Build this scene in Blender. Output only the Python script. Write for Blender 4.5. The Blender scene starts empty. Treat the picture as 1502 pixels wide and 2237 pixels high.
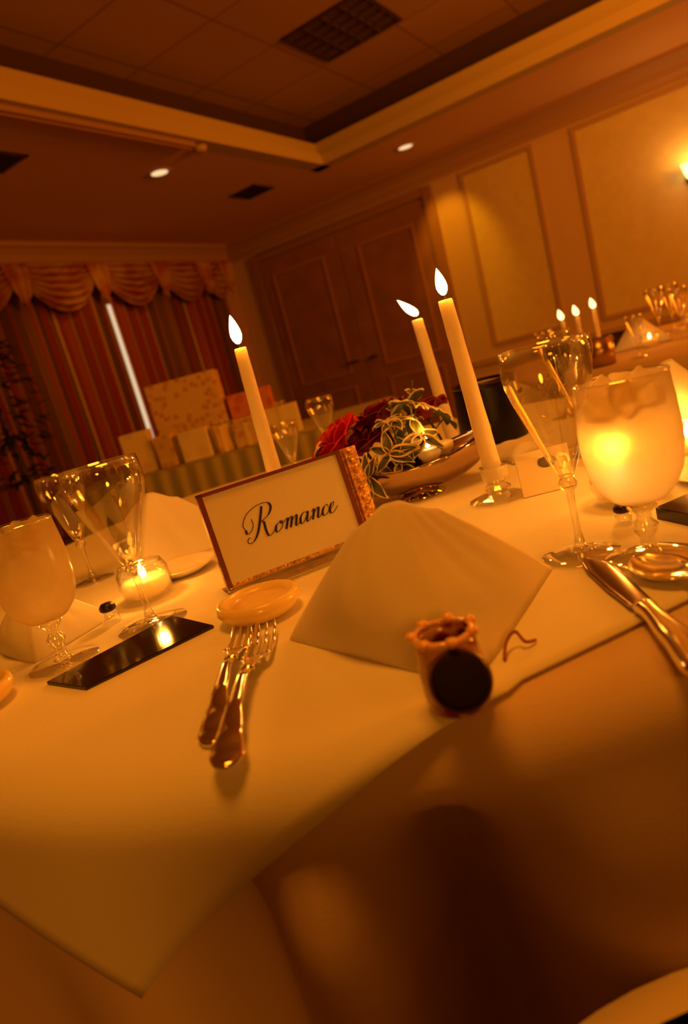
import bpy, bmesh, math, random
from mathutils import Vector, Matrix
random.seed(7)
S = bpy.context.scene
C = S.collection
PI = math.pi
# ------------------------------------------------------------------ camera
# world axes follow the room: +Y runs along the panelled wall to the curtain wall, +X towards the panelled wall
AZ = math.radians(33.8)
SA, CA = math.sin(AZ), math.cos(AZ)
CAMZ, TZ = .96, .75
def P(lat, fwd, z=0.0):          # metres to the right of / in front of the viewpoint -> world
    return Vector((lat*SA + fwd*CA, -lat*CA + fwd*SA, z))
ROT0 = math.atan2(-CA, SA)       # heading of "to the right"
cam_d = bpy.data.cameras.new('camera'); cam = bpy.data.objects.new('camera', cam_d); C.objects.link(cam)
S.camera = cam
cam_d.sensor_fit = 'HORIZONTAL'; cam_d.sensor_width = 36; cam_d.lens = 1473/1502*36
pit = math.radians(12); roll = math.radians(15.2)
fw = (P(0, 1)*math.cos(pit) + Vector((0, 0, -math.sin(pit)))).normalized()
rt = P(1, 0).normalized(); up = rt.cross(fw).normalized()
# photo x axis = cos*r - sin*u ; photo up = sin*r + cos*u
X = rt*math.cos(roll) - up*math.sin(roll)
Y = rt*math.sin(roll) + up*math.cos(roll)
Zc = -fw
cam.matrix_world = Matrix(((X.x, Y.x, Zc.x, 0), (X.y, Y.y, Zc.y, 0), (X.z, Y.z, Zc.z, CAMZ), (0, 0, 0, 1)))
cam_d.clip_start = .01
cam_d.dof.use_dof = True; cam_d.dof.focus_distance = .72; cam_d.dof.aperture_fstop = 7.0
# ------------------------------------------------------------------ world, exposure, big lights
S.view_settings.view_transform = 'Standard'; S.view_settings.look = 'None'
S.view_settings.exposure = 0.0; S.view_settings.gamma = 1.0; S.view_settings.use_curve_mapping = False
w = bpy.data.worlds.new('room_ambient'); S.world = w; w.use_nodes = True
bg = w.node_tree.nodes['Background']; bg.inputs[0].default_value = (1, .20, .004, 1); bg.inputs[1].default_value = .12
AMBER = (1, .285, .013); CANDLE = (1, .34, .03); RED = (1, .17, .008)
def light(name, kind, loc, power, color, size=.1, aim=None, spot=None, blend=.6):
    d = bpy.data.lights.new(name, kind); d.energy = power; d.color = color
    if kind == 'AREA': d.shape = 'DISK'; d.size = size
    else: d.shadow_soft_size = size
    if spot: d.spot_size = math.radians(spot); d.spot_blend = blend
    o = bpy.data.objects.new(name, d); C.objects.link(o); o.location = loc
    if aim is not None:
        o.rotation_euler = (Vector(aim)-Vector(loc)).to_track_quat('-Z', 'Y').to_euler()
    return o
light('unseen_overhead_light', 'AREA', P(.05, .52, 2.9), 24.5, AMBER, .7, aim=P(.07, .8, .75))  # unseen soft area light added over the table, no fixture
light('front_fill_light', 'AREA', P(.15, -1.7, 1.52), 12.5, AMBER, .4, aim=P(.05, .7, .8))  # unseen fill added behind the viewpoint to brighten card and napkins
light('room_fill_light', 'AREA', (3.6, -2.4, 1.8), 105, (1, .21, .004), 1.2, aim=(4.2, 4.2, 2.5))  # unseen fill added to brighten the ceiling, doors and curtain wall
light('unseen_overhead_light', 'AREA', (3.6, .2, 2.9), 18, AMBER, .5, aim=(6.0, .4, 1.2))  # unseen area light added to brighten the panelled wall
DOWN = [((6.02, 2.40, 2.585), (6.68, 2.37, 1.75), 42, 55), ((4.055, 3.485, 2.56), (4.5, 5.0, 1.25), 22, 72)]
# ------------------------------------------------------------------ materials
def nodes(m): return m.node_tree.nodes, m.node_tree.links
MATS = {}
def mat(name, col, rough=.6, metal=0, bump=0, bscale=200, var=0, vscale=8, trans=0, sub=0, coat=0, spec=.5, emit=None, estr=0):
    if name in MATS: return MATS[name]
    m = bpy.data.materials.new(name); m.use_nodes = True; N, L = nodes(m)
    b = N['Principled BSDF']
    b.inputs['Base Color'].default_value = (*col, 1); b.inputs['Roughness'].default_value = rough
    b.inputs['Metallic'].default_value = metal; b.inputs['Specular IOR Level'].default_value = spec
    b.inputs['Coat Weight'].default_value = coat
    if sub: b.inputs['Subsurface Weight'].default_value = sub; b.inputs['Subsurface Radius'].default_value = (.02, .01, .004); b.inputs['Subsurface Scale'].default_value = 1
    if emit: b.inputs['Emission Color'].default_value = (*emit, 1); b.inputs['Emission Strength'].default_value = estr
    tc = N.new('ShaderNodeTexCoord')
    if var:
        n = N.new('ShaderNodeTexNoise'); n.inputs['Scale'].default_value = vscale; n.inputs['Detail'].default_value = 4
        L.new(tc.outputs['Object'], n.inputs['Vector'])
        r = N.new('ShaderNodeValToRGB'); r.color_ramp.elements[0].position = .3; r.color_ramp.elements[1].position = .7
        r.color_ramp.elements[0].color = (*[c*(1-var) for c in col], 1); r.color_ramp.elements[1].color = (*[min(1, c*(1+var)) for c in col], 1)
        L.new(n.outputs['Fac'], r.inputs[0]); L.new(r.outputs[0], b.inputs['Base Color'])
    if bump:
        n2 = N.new('ShaderNodeTexNoise'); n2.inputs['Scale'].default_value = bscale; n2.inputs['Detail'].default_value = 3
        L.new(tc.outputs['Object'], n2.inputs['Vector'])
        bp = N.new('ShaderNodeBump'); bp.inputs['Strength'].default_value = bump; bp.inputs['Distance'].default_value = .002
        L.new(n2.outputs['Fac'], bp.inputs['Height']); L.new(bp.outputs[0], b.inputs['Normal'])
    if trans:
        t = N.new('ShaderNodeBsdfTranslucent'); t.inputs[0].default_value = (*col, 1)
        mx = N.new('ShaderNodeMixShader'); mx.inputs[0].default_value = trans
        L.new(b.outputs[0], mx.inputs[1]); L.new(t.outputs[0], mx.inputs[2])
        L.new(mx.outputs[0], N['Material Output'].inputs['Surface'])
    MATS[name] = m; return m
def glass(name, tint=(1, 1, 1), rough=.02, amount=1.0, base=.09, power=1.8, haze=0.0, hazecol=(.9, .8, .6)):
    if name in MATS: return MATS[name]
    m = bpy.data.materials.new(name); m.use_nodes = True; N, L = nodes(m)
    N.remove(N['Principled BSDF'])
    tr = N.new('ShaderNodeBsdfTransparent'); tr.inputs[0].default_value = (*tint, 1)
    gl = N.new('ShaderNodeBsdfGlossy'); gl.inputs[0].default_value = (1, 1, 1, 1); gl.inputs['Roughness'].default_value = rough
    lw = N.new('ShaderNodeLayerWeight'); lw.inputs[0].default_value = .5
    pw = N.new('ShaderNodeMath'); pw.operation = 'POWER'; L.new(lw.outputs['Facing'], pw.inputs[0]); pw.inputs[1].default_value = power
    ml = N.new('ShaderNodeMath'); ml.operation = 'MULTIPLY_ADD'; L.new(pw.outputs[0], ml.inputs[0]); ml.inputs[1].default_value = .75*amount; ml.inputs[2].default_value = base
    mx = N.new('ShaderNodeMixShader'); L.new(ml.outputs[0], mx.inputs[0]); L.new(tr.outputs[0], mx.inputs[1]); L.new(gl.outputs[0], mx.inputs[2])
    out = mx
    if haze:
        df = N.new('ShaderNodeBsdfTranslucent'); df.inputs[0].default_value = (*hazecol, 1)
        d2 = N.new('ShaderNodeBsdfDiffuse'); d2.inputs[0].default_value = (*hazecol, 1)
        m1 = N.new('ShaderNodeMixShader'); m1.inputs[0].default_value = .42; L.new(df.outputs[0], m1.inputs[1]); L.new(d2.outputs[0], m1.inputs[2])
        tc = N.new('ShaderNodeTexCoord'); n = N.new('ShaderNodeTexNoise'); n.inputs['Scale'].default_value = 55; n.inputs['Detail'].default_value = 5
        L.new(tc.outputs['Object'], n.inputs['Vector'])
        mr = N.new('ShaderNodeMapRange'); L.new(n.outputs['Fac'], mr.inputs[0]); mr.inputs[1].default_value = .3; mr.inputs[2].default_value = .7
        mr.inputs[3].default_value = haze*.82; mr.inputs[4].default_value = min(1, haze*1.1)
        m2 = N.new('ShaderNodeMixShader'); L.new(mr.outputs[0], m2.inputs[0]); L.new(mx.outputs[0], m2.inputs[1]); L.new(m1.outputs[0], m2.inputs[2])
        rf = N.new('ShaderNodeBsdfRefraction'); rf.inputs['IOR'].default_value = 1.10; rf.inputs['Roughness'].default_value = .8; rf.inputs['Color'].default_value = (1, .95, .8, 1)
        m3 = N.new('ShaderNodeMixShader'); m3.inputs[0].default_value = .5; L.new(m2.outputs[0], m3.inputs[1]); L.new(rf.outputs[0], m3.inputs[2])
        out = m3
    L.new(out.outputs[0], N['Material Output'].inputs['Surface'])
    MATS[name] = m; return m
def emission(name, col, s):
    m = bpy.data.materials.new(name); m.use_nodes = True; N, L = nodes(m)
    N.remove(N['Principled BSDF']); e = N.new('ShaderNodeEmission'); e.inputs[0].default_value = (*col, 1); e.inputs[1].default_value = s
    L.new(e.outputs[0], N['Material Output'].inputs['Surface']); MATS[name] = m; return m
def cloth(name, col, trans=0, weave=.25):
    return mat(name, col, rough=.9, bump=weave, bscale=900, trans=trans, spec=.15)
LINEN = cloth('linen', (.80, .78, .72))
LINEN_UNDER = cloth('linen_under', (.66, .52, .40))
NAPKIN = cloth('napkin_linen', (.90, .86, .80), trans=.42)
SILVER = mat('silver', (.92, .88, .8), rough=.12, metal=1)
GLASS = glass('clear_glass')
CUT = glass('cut_glass', base=.16, power=1.4, rough=.05)
FROST = glass('frosted_glass', haze=.84, rough=.15, hazecol=(.95, .82, .55))
WAX = mat('candle_wax', (.88, .80, .66), rough=.5, sub=.6, trans=.18)
FLAME = emission('flame', (1, .62, .22), 9)
FLAMEF = emission('flame_far', (1, .55, .16), 5)
LAMP = emission('lamp_disc', (1, .60, .28), 1.2)
BLACK = mat('black_lacquer', (.006, .005, .006), rough=.25, coat=.4)
DARKTILE = mat('dark_tile', (.012, .006, .006), rough=.09, spec=.6)
WICK = mat('wick', (.02, .015, .01), rough=.9)
# ------------------------------------------------------------------ mesh helpers
def link(name, me, parent=None, loc=None, rotz=None):
    o = bpy.data.objects.new(name, me); C.objects.link(o)
    if parent is not None: o.parent = parent
    if loc is not None: o.location = loc
    if rotz is not None: o.rotation_euler = (0, 0, rotz)
    return o
class MB:
    def __init__(s): s.v = []; s.f = []; s.mi = []; s.sm = []
    def add(s, vs, fs, mi=0, smooth=False):
        n = len(s.v); s.v += [tuple(v) for v in vs]
        for f in fs: s.f.append(tuple(i+n for i in f)); s.mi.append(mi); s.sm.append(smooth)
        return s
    def box(s, x0, x1, y0, y1, z0, z1, mi=0, M=None):
        vs = [Vector(p) for p in ((x0,y0,z0),(x1,y0,z0),(x1,y1,z0),(x0,y1,z0),(x0,y0,z1),(x1,y0,z1),(x1,y1,z1),(x0,y1,z1))]
        if M: vs = [M @ v for v in vs]
        return s.add(vs, [(0,3,2,1),(4,5,6,7),(0,1,5,4),(1,2,6,5),(2,3,7,6),(3,0,4,7)], mi)
    def lathe(s, prof, seg=40, mi=0, M=None, smooth=True, a0=0, a1=2*PI):
        full = abs(a1-a0-2*PI) < 1e-6; n = seg if full else seg+1; vs = []
        for r, z in prof:
            for k in range(n):
                a = a0+(a1-a0)*k/seg; p = Vector((r*math.cos(a), r*math.sin(a), z)); vs.append(M @ p if M else p)
        fs = []
        for i in range(len(prof)-1):
            for k in range(seg):
                k2 = (k+1) % n; fs.append((i*n+k, i*n+k2, (i+1)*n+k2, (i+1)*n+k))
        return s.add(vs, fs, mi, smooth)
    def tube(s, pts, rad, seg=8, mi=0, flat=1.0):
        pts = [Vector(p) for p in pts]
        if not isinstance(rad, (list, tuple)): rad = [rad]*len(pts)
        vs = []
        for i, p in enumerate(pts):
            d = (pts[min(i+1, len(pts)-1)]-pts[max(i-1, 0)]).normalized()
            h = Vector((0, 0, 1)) if abs(d.z) < .9 else Vector((1, 0, 0))
            a = d.cross(h).normalized(); b = a.cross(d).normalized()
            for k in range(seg):
                t = 2*PI*k/seg; vs.append(p+a*rad[i]*math.cos(t)+b*rad[i]*flat*math.sin(t))
        fs = [(i*seg+k, i*seg+(k+1) % seg, (i+1)*seg+(k+1) % seg, (i+1)*seg+k) for i in range(len(pts)-1) for k in range(seg)]
        fs += [tuple(range(seg))[::-1], tuple((len(pts)-1)*seg+k for k in range(seg))]
        return s.add(vs, fs, mi, True)
    def grid(s, fn, nu, nv, mi=0, smooth=True):
        vs = [fn(i/nu, j/nv) for i in range(nu+1) for j in range(nv+1)]
        fs = [(i*(nv+1)+j, (i+1)*(nv+1)+j, (i+1)*(nv+1)+j+1, i*(nv+1)+j+1) for i in range(nu) for j in range(nv)]
        return s.add(vs, fs, mi, smooth)
    def build(s, name, mats, parent=None, loc=None, rotz=None, solid=0, bevel=0, fix=True):
        me = bpy.data.meshes.new(name); me.from_pydata(s.v, [], s.f)
        for m in (mats if isinstance(mats, (list, tuple)) else [mats]): me.materials.append(m)
        for p, mi, sm in zip(me.polygons, s.mi, s.sm): p.material_index = mi; p.use_smooth = sm
        if fix:
            bm = bmesh.new(); bm.from_mesh(me); bmesh.ops.remove_doubles(bm, verts=bm.verts, dist=1e-6)
            bmesh.ops.recalc_face_normals(bm, faces=bm.faces); bm.to_mesh(me); bm.free()
        o = link(name, me, parent, loc, rotz)
        if solid: md = o.modifiers.new('s', 'SOLIDIFY'); md.thickness = solid; md.offset = 0
        if bevel: md = o.modifiers.new('b', 'BEVEL'); md.width = bevel; md.segments = 2
        return o
def tag(o, label, cat, group=None, kind=None):
    if label: o['label'] = label
    if cat: o['category'] = cat
    if group: o['group'] = group
    if kind: o['kind'] = kind
    return o
def struct(o): o['kind'] = 'structure'; return o
def thing(name, label, cat, loc, rotz=0, group=None):
    o = bpy.data.objects.new(name, None); C.objects.link(o); o.location = loc; o.rotation_euler = (0, 0, rotz); o.empty_display_size = .02
    return tag(o, label, cat, group)
def dup(root, loc, rotz, label, group=None, scale=None):
    r = root.copy(); C.objects.link(r); r.location = loc; r.rotation_euler = (0, 0, rotz); r['label'] = label
    if group: r['group'] = group
    if scale: r.scale = (scale,)*3
    for ch in list(root.children):
        c = ch.copy(); C.objects.link(c); c.parent = r
        for g in list(ch.children):
            d = g.copy(); C.objects.link(d); d.parent = c
    return r
def smoothstep(a, b, x): t = max(0, min(1, (x-a)/(b-a))); return t*t*(3-2*t)
def lerp(a, b, t): return a+(b-a)*t
def spline(pts, n=8):
    out = []
    for i in range(len(pts)-1):
        p0, p1, p2, p3 = [Vector(pts[max(0, min(len(pts)-1, j))]) for j in (i-1, i, i+1, i+2)]
        for k in range(n):
            t = k/n; out.append(.5*((2*p1)+(p2-p0)*t+(2*p0-5*p1+4*p2-p3)*t*t+(3*p1-p0-3*p2+p3)*t**3))
    out.append(Vector(pts[-1])); return out

# ================================================================== THE ROOM
XR, YL = 6.68, 5.12
WALLP = mat('wall_paint', (.62, .50, .42), rough=.75, bump=.1, bscale=60)
WALLC = mat('curtain_wall_paint', (.50, .34, .30), rough=.8, bump=.1, bscale=60)
PAPER = mat('wallpaper', (.68, .62, .36), rough=.75, bump=.3, bscale=40, var=.05, vscale=14)
CEIL = mat('ceiling_paint', (.84, .58, .36), rough=.85, bump=.1, bscale=80)
TRAYP = mat('tray_paint', (.58, .50, .30), rough=.7)
DOORM = mat('door_wood', (.32, .17, .12), rough=.5, var=.15, vscale=5)
CARPET = mat('carpet', (.10, .035, .03), rough=1, bump=.6, bscale=300, var=.3, vscale=30)
# ceiling tile material: procedural grid of 0.61 m tiles
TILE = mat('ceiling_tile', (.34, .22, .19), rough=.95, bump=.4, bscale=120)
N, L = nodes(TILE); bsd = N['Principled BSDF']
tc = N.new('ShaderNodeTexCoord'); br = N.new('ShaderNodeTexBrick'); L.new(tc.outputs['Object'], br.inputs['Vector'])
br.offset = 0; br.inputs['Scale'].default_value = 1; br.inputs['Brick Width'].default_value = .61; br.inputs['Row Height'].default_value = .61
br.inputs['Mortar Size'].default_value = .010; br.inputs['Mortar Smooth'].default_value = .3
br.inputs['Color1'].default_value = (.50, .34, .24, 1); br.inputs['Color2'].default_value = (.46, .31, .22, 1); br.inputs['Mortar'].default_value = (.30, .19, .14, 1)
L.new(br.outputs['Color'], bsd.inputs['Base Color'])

struct(MB().box(-2, XR, -3, YL, -.1, 0).build('floor', CARPET))
wr = MB().box(XR, XR+.15, -3, YL+.15, 0, 2.6); struct(wr.build('wall_right', WALLP))
struct(MB().box(-2, XR, YL, YL+.15, 0, 2.6).build('wall_back', WALLC))
# soffit ceiling with a raised tray; tray corner at (5.49, 2.95)
TX, TY = 5.49, 2.95
c = MB(); c.box(TX+.141, XR+.15, -3, YL+.15, 2.6, 2.68); c.box(-2, TX+.141, TY+.141, YL+.15, 2.6, 2.68)
struct(c.build('ceiling', CEIL))
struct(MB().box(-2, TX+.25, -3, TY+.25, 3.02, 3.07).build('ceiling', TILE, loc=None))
c = MB()   # fascia of the tray, stepped
for a, z0, z1 in ((0, 2.6, 2.68), (.04, 2.68, 2.72), (.07, 2.72, 2.80)):
    c.box(TX+a, TX+.14, -3, TY+.14, z0, z1); c.box(-2, TX+.14, TY+a, TY+.14, z0, z1)
struct(c.build('trim_1', TRAYP))
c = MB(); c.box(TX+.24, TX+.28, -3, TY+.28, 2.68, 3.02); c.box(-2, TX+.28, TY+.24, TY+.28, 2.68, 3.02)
struct(c.build('trim_2', mat('cove_shade', (.07, .035, .03), rough=.8)))  # shade of the cove recess painted in as near-black brown
# crown moulding
def crown(axis, p0, p1, wallpos, m):
    prof = [(0, 2.40), (.015, 2.40), (.02, 2.43), (.035, 2.45), (.04, 2.50), (.075, 2.55), (.10, 2.565), (.10, 2.6), (0, 2.6)]
    b = MB(); vs = []
    for q in (p0, p1):
        for d, z in prof: vs.append((wallpos-d, q, z) if axis == 'y' else (q, wallpos-d, z))
    n = len(prof); b.add(vs, [(i, i+1, n+i+1, n+i) for i in range(n-1)]+[tuple(range(n)), tuple(range(n, 2*n))])
    return b
CROWN = mat('crown_paint', (.46, .32, .26), rough=.7)
struct(crown('y', -3, YL, XR, CROWN).build('trim_3', CROWN)); struct(crown('x', -2, XR, YL, CROWN).build('trim_4', CROWN))
struct(MB().box(XR-.02, XR, -3, 2.4, 0, .14).build('baseboard_right', CROWN))
struct(MB().box(-2, XR, YL-.02, YL, 0, .14).build('baseboard_back', CROWN))
# panel mouldings on the right wall (each a picture-frame moulding with paper inside)
def wall_panel(y0, y1, z0, z1, name):
    b = MB(); x1 = XR; w_ = .035
    for k, (d, ins) in enumerate(((.018, 0), (.010, .02))):
        a0, a1, c0, c1 = y0+ins, y1-ins, z0+ins, z1-ins
        ww = w_-ins if k == 0 else .02
        b.box(x1-d, x1, a0, a0+ww, c0, c1); b.box(x1-d, x1, a1-ww, a1, c0, c1)
        b.box(x1-d, x1, a0+ww, a1-ww, c0, c0+ww); b.box(x1-d, x1, a0+ww, a1-ww, c1-ww, c1)
    b.box(XR-.003, XR, y0+.03, y1-.03, z0+.03, z1-.03, 1)
    struct(b.build(name, [CROWN, PAPER]))
wall_panel(1.52, 2.22, .74, 2.37, 'trim_5'); wall_panel(-.45, 1.19, .72, 2.37, 'trim_6'); wall_panel(-2.4, -.85, .72, 2.37, 'trim_7')
struct(MB().box(XR-.025, XR, -3, 2.48, .58, .64).build('trim_8', CROWN))
# double door
def door(y0, y1, pans, num, knob_y):
    d = struct(MB().box(XR-.03, XR, y0, y1, .01, 2.28).build('door_%d' % num, DOORM, bevel=.004))
    for (a, b_, z0, z1) in pans:
        f = MB(); x0 = XR-.045
        for r_ in ((a, a+.03, z0, z1), (b_-.03, b_, z0, z1), (a+.03, b_-.03, z0, z0+.03), (a+.03, b_-.03, z1-.03, z1)): f.box(x0, XR-.03, *r_)
        f.build('door_panel', mat('door_moulding', (.42, .23, .15), rough=.45), d)
    k = MB().tube([(XR-.03, knob_y, .95), (XR-.09, knob_y, .95), (XR-.095, knob_y+.1*(1 if knob_y > 3.6 else -1), .95)], .011)
    k.build('door_handle', mat('dark_brass', (.05, .03, .02), rough=.3, metal=1), d)
door(3.655, 4.69, [(3.84, 4.55, .83, 2.12), (3.84, 4.55, .12, .70)], 1, 3.74)
door(2.61, 3.645, [(2.76, 3.42, .83, 2.10), (2.76, 3.42, .12, .70)], 2, 3.56)
f = MB()
f.box(XR-.05, XR, 4.70, 4.80, 0, 2.37); f.box(XR-.05, XR, 2.50, 2.60, 0, 2.37); f.box(XR-.05, XR, 2.60, 4.70, 2.29, 2.37)
struct(f.build('trim_9', mat('door_casing', (.34, .20, .16), rough=.5), bevel=.006))

# window behind the curtains: a strip of pale light shows between them
wn = struct(MB().box(3.4, 5.9, YL-.035, YL-.004, .5, 2.05).build('window_1', emission('window_light', (1, .70, .42), .85)))
f = MB(); f.box(3.32, 3.4, YL-.05, YL, .42, 2.13); f.box(5.9, 5.98, YL-.05, YL, .42, 2.13); f.box(3.4, 5.9, YL-.05, YL, 2.05, 2.13); f.box(3.4, 5.9, YL-.05, YL, .42, .5)
f.build('window_frame', CROWN, wn)
# striped curtain fabric
def stripe_mat():
    m = mat('striped_drape', (.2, .05, .03), rough=.9, bump=.3, bscale=300); N, L = nodes(m); b = N['Principled BSDF']
    tc = N.new('ShaderNodeTexCoord'); sx = N.new('ShaderNodeSeparateXYZ'); L.new(tc.outputs['UV'], sx.inputs[0])
    md = N.new('ShaderNodeMath'); md.operation = 'FRACT'; mu = N.new('ShaderNodeMath'); mu.operation = 'MULTIPLY'; mu.inputs[1].default_value = 3.1
    L.new(sx.outputs['X'], mu.inputs[0]); L.new(mu.outputs[0], md.inputs[0])
    r = N.new('ShaderNodeValToRGB'); r.color_ramp.interpolation = 'CONSTANT'
    cols = [(0, (.24, .03, .035)), (.16, (.36, .20, .11)), (.19, (.14, .07, .04)), (.36, (.55, .40, .22)), (.39, (.22, .03, .04)), (.58, (.20, .12, .06)), (.66, (.30, .07, .05)), (.80, (.44, .30, .18)), (.83, (.12, .05, .035))]
    e = r.color_ramp.elements
    e[0].position, e[0].color = cols[0][0], (*cols[0][1], 1); e[1].position, e[1].color = cols[1][0], (*cols[1][1], 1)
    for p_, c_ in cols[2:]: q = e.new(p_); q.color = (*c_, 1)
    L.new(md.outputs[0], r.inputs[0]); L.new(r.outputs[0], b.inputs['Base Color']); return m
DRAPE = stripe_mat()
def uvgrid(fn, uvfn, nu, nv, name, m, parent=None, solid=0):
    me = bpy.data.meshes.new(name)
    vs = [fn(i/nu, j/nv) for i in range(nu+1) for j in range(nv+1)]
    fs = [(i*(nv+1)+j, (i+1)*(nv+1)+j, (i+1)*(nv+1)+j+1, i*(nv+1)+j+1) for i in range(nu) for j in range(nv)]
    me.from_pydata(vs, [], fs); me.materials.append(m)
    uv = me.uv_layers.new(name='UVMap')
    for p_ in me.polygons:
        p_.use_smooth = True
        for li in p_.loop_indices:
            vi = me.loops[li].vertex_index; i, j = divmod(vi, nv+1); uv.data[li].uv = uvfn(i/nu, j/nv)
    o = link(name, me, parent)
    if solid: md = o.modifiers.new('s', 'SOLIDIFY'); md.thickness = solid
    return o
def curtain(x0, x1, label, top=2.22):
    wd = x1-x0; nf = int(wd/.115)
    def fn(u, v):
        z = lerp(.02, top, v); a = u*nf*2*PI
        amp = .035*(1-.3*v)
        return (x0+u*wd+.008*math.sin(a*2), YL-.10-amp*math.sin(a)-.008*math.sin(a*.37+v*3), z)
    o = uvgrid(fn, lambda u, v: (u*wd*1.0+x0, v), nf*12, 10, 'curtain', DRAPE)
    return tag(o, label, 'curtain', 'striped floor-length curtains')
curtain(2.7, 4.585, 'wide striped red and gold curtain left of the pale slit of light')
curtain(4.635, 6.33, 'striped red and gold curtain right of the pale slit, behind the wrapped gifts')
# valance with swags: one swagged pelmet
def swag_mat():
    m = mat('valance_print', (.42, .20, .10), rough=.9, bump=.3, bscale=200); N, L = nodes(m); b = N['Principled BSDF']
    tc = N.new('ShaderNodeTexCoord'); n = N.new('ShaderNodeTexNoise'); n.inputs['Scale'].default_value = 6; n.inputs['Detail'].default_value = 3; L.new(tc.outputs['Object'], n.inputs['Vector'])
    r = N.new('ShaderNodeValToRGB'); e = r.color_ramp.elements
    e[0].position, e[0].color = .36, (.36, .09, .05, 1); e[1].position, e[1].color = .62, (.52, .34, .18, 1); q = e.new(.48); q.color = (.44, .20, .10, 1)
    L.new(n.outputs['Fac'], r.inputs[0]); L.new(r.outputs[0], b.inputs['Base Color']); return m
VAL = swag_mat()
vt = thing('window_valance', 'patterned valance with draped swags above the striped curtains', 'valance', (4.5, YL-.2, 2.3))
b = MB(); b.box(-1.9, 1.84, .0, .18, -.02, .09); b.build('pelmet', VAL, vt)
def swag(cx, hw, dep, fold=6):
    b = MB()
    def fn(u, v):
        x = -hw+2*hw*u; s = math.sin(PI*u)
        sag = dep*(.30+.70*s**.8)*v
        ripple = math.sin(v*fold*2*PI)*.042*s
        return (cx+x*(1-.10*v), -.01-.05*s*math.sin(PI*v*.9)-ripple, .08-sag-.004*math.sin(u*9))
    return b.grid(fn, 24, 90).build('swag', VAL, vt, solid=.004)
def jabot(cx, wdt, dep):
    b = MB()
    def fn(u, v):
        x = (u-.5)*wdt*(1-.45*v); return (cx+x, -.035-.02*math.sin(u*5*PI), .08-dep*v*(1-.35*abs(u-.5)*2))
    return b.grid(fn, 30, 8).build('tail', VAL, vt, solid=.004)
for cx, hw in ((-1.25, .45), (-.42, .42), (.40, .40), (1.12, .38), (1.62, .24)): swag(cx, hw, .40)
for cx in (-1.7, -.83, 0, .78, 1.42, 1.80): jabot(cx, .26, .36)

# ceiling fittings
def downlight(x, y, label):
    t = thing('recessed_downlight', label, 'ceiling light', (x, y, 2.598), 0, 'recessed downlights in the soffit')
    MB().lathe([(.062, -.004), (.085, -.008), (.092, 0)], 32).build('trim_ring', mat('ring_white', (.7, .6, .5), rough=.4), t)
    MB().lathe([(0, -.003), (.063, -.0035)], 32).build('lens', LAMP, t)
downlight(4.055, 3.485, 'round recessed downlight in the soffit before the curtained window')
downlight(6.005, 2.403, 'round recessed downlight close to the panelled wall, near the double door')
for (loc, aim, pw_, sp) in DOWN:
    light('downlight_beam', 'SPOT', loc, pw_, (1, .33, .004), .04, aim=aim, spot=sp, blend=.7)
def vent(x0, x1, y0, y1, z, label, name='air_vent', slats=9, cat='vent'):
    t = thing(name, label, cat, ((x0+x1)/2, (y0+y1)/2, z), 0)
    a, b_ = (x1-x0)/2, (y1-y0)/2
    f = MB(); f.box(-a, a, -b_, -b_+.02, -.008, 0); f.box(-a, a, b_-.02, b_, -.008, 0); f.box(-a, -a+.02, -b_, b_, -.008, 0); f.box(a-.02, a, -b_, b_, -.008, 0)
    f.build('frame', BLACK, t); MB().box(-a+.02, a-.02, -b_+.02, b_-.02, -.002, 0).build('backing', mat('vent_dark', (.006, .004, .004), rough=.9), t)
    for k in range(slats):
        y = -b_+.03+(2*b_-.06)*k/(slats-1); MB().box(-a+.02, a-.02, y-.004, y+.004, -.007, -.002).build('slat', mat('vent_slat', (.02, .012, .01), rough=.7), t)
vent(5.165, 5.475, 3.47, 3.76, 2.6, 'small dark square air vent right of the round downlight')
vent(2.68, 2.98, 3.49, 3.77, 2.6, 'dark air vent cut off by the left edge of the photo')
# parabolic troffer in the tiled ceiling, unlit
t = thing('ceiling_troffer', 'unlit square louvred light panel in the tiled ceiling', 'ceiling light', (4.54, 2.06, 3.02))
LV = mat('louvre', (.10, .06, .05), rough=.35, metal=.3)
f = MB()
for a in (-.30, .275): f.box(a, a+.025, -.30, .30, -.012, 0); f.box(-.275, .275, a, a+.025, -.012, 0)
f.build('frame', mat('troffer_frame', (.05, .02, .02), rough=.5), t); MB().box(-.28, .28, -.28, .28, -.003, 0).build('backing', mat('troffer_back', (.10, .06, .05), rough=.7), t)
g = MB()
for k in range(1, 5): g.box(-.275+.55*k/5-.008, -.275+.55*k/5+.008, -.275, .275, -.014, -.004); 
for k in range(1, 4): g.box(-.275, .275, -.275+.55*k/4-.008, -.275+.55*k/4+.008, -.014, -.004)
g.build('louvre', LV, t)
# projection-screen housing under the tray edge
t = thing('projection_screen', 'long slim projection screen case along the ceiling tray edge', 'projection screen', (2.7, 3.02, 2.6))
MB().box(-1.6, 1.21, -.035, .035, -.035, 0).build('case', mat('screen_case', (.42, .28, .24), rough=.4), t, bevel=.01)
MB().box(-1.6, 1.19, -.006, .006, -.046, -.035).build('bottom_bar', mat('screen_bar', (.35, .2, .16), rough=.5), t)
t = tag(MB().lathe([(0, -.035), (.03, -.033), (.045, -.02), (.05, 0)], 24).build('smoke_detector', TRAYP, loc=(4.02, 3.05, 2.6)), 'tiny round sensor at the end of the screen case', 'sensor')
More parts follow.
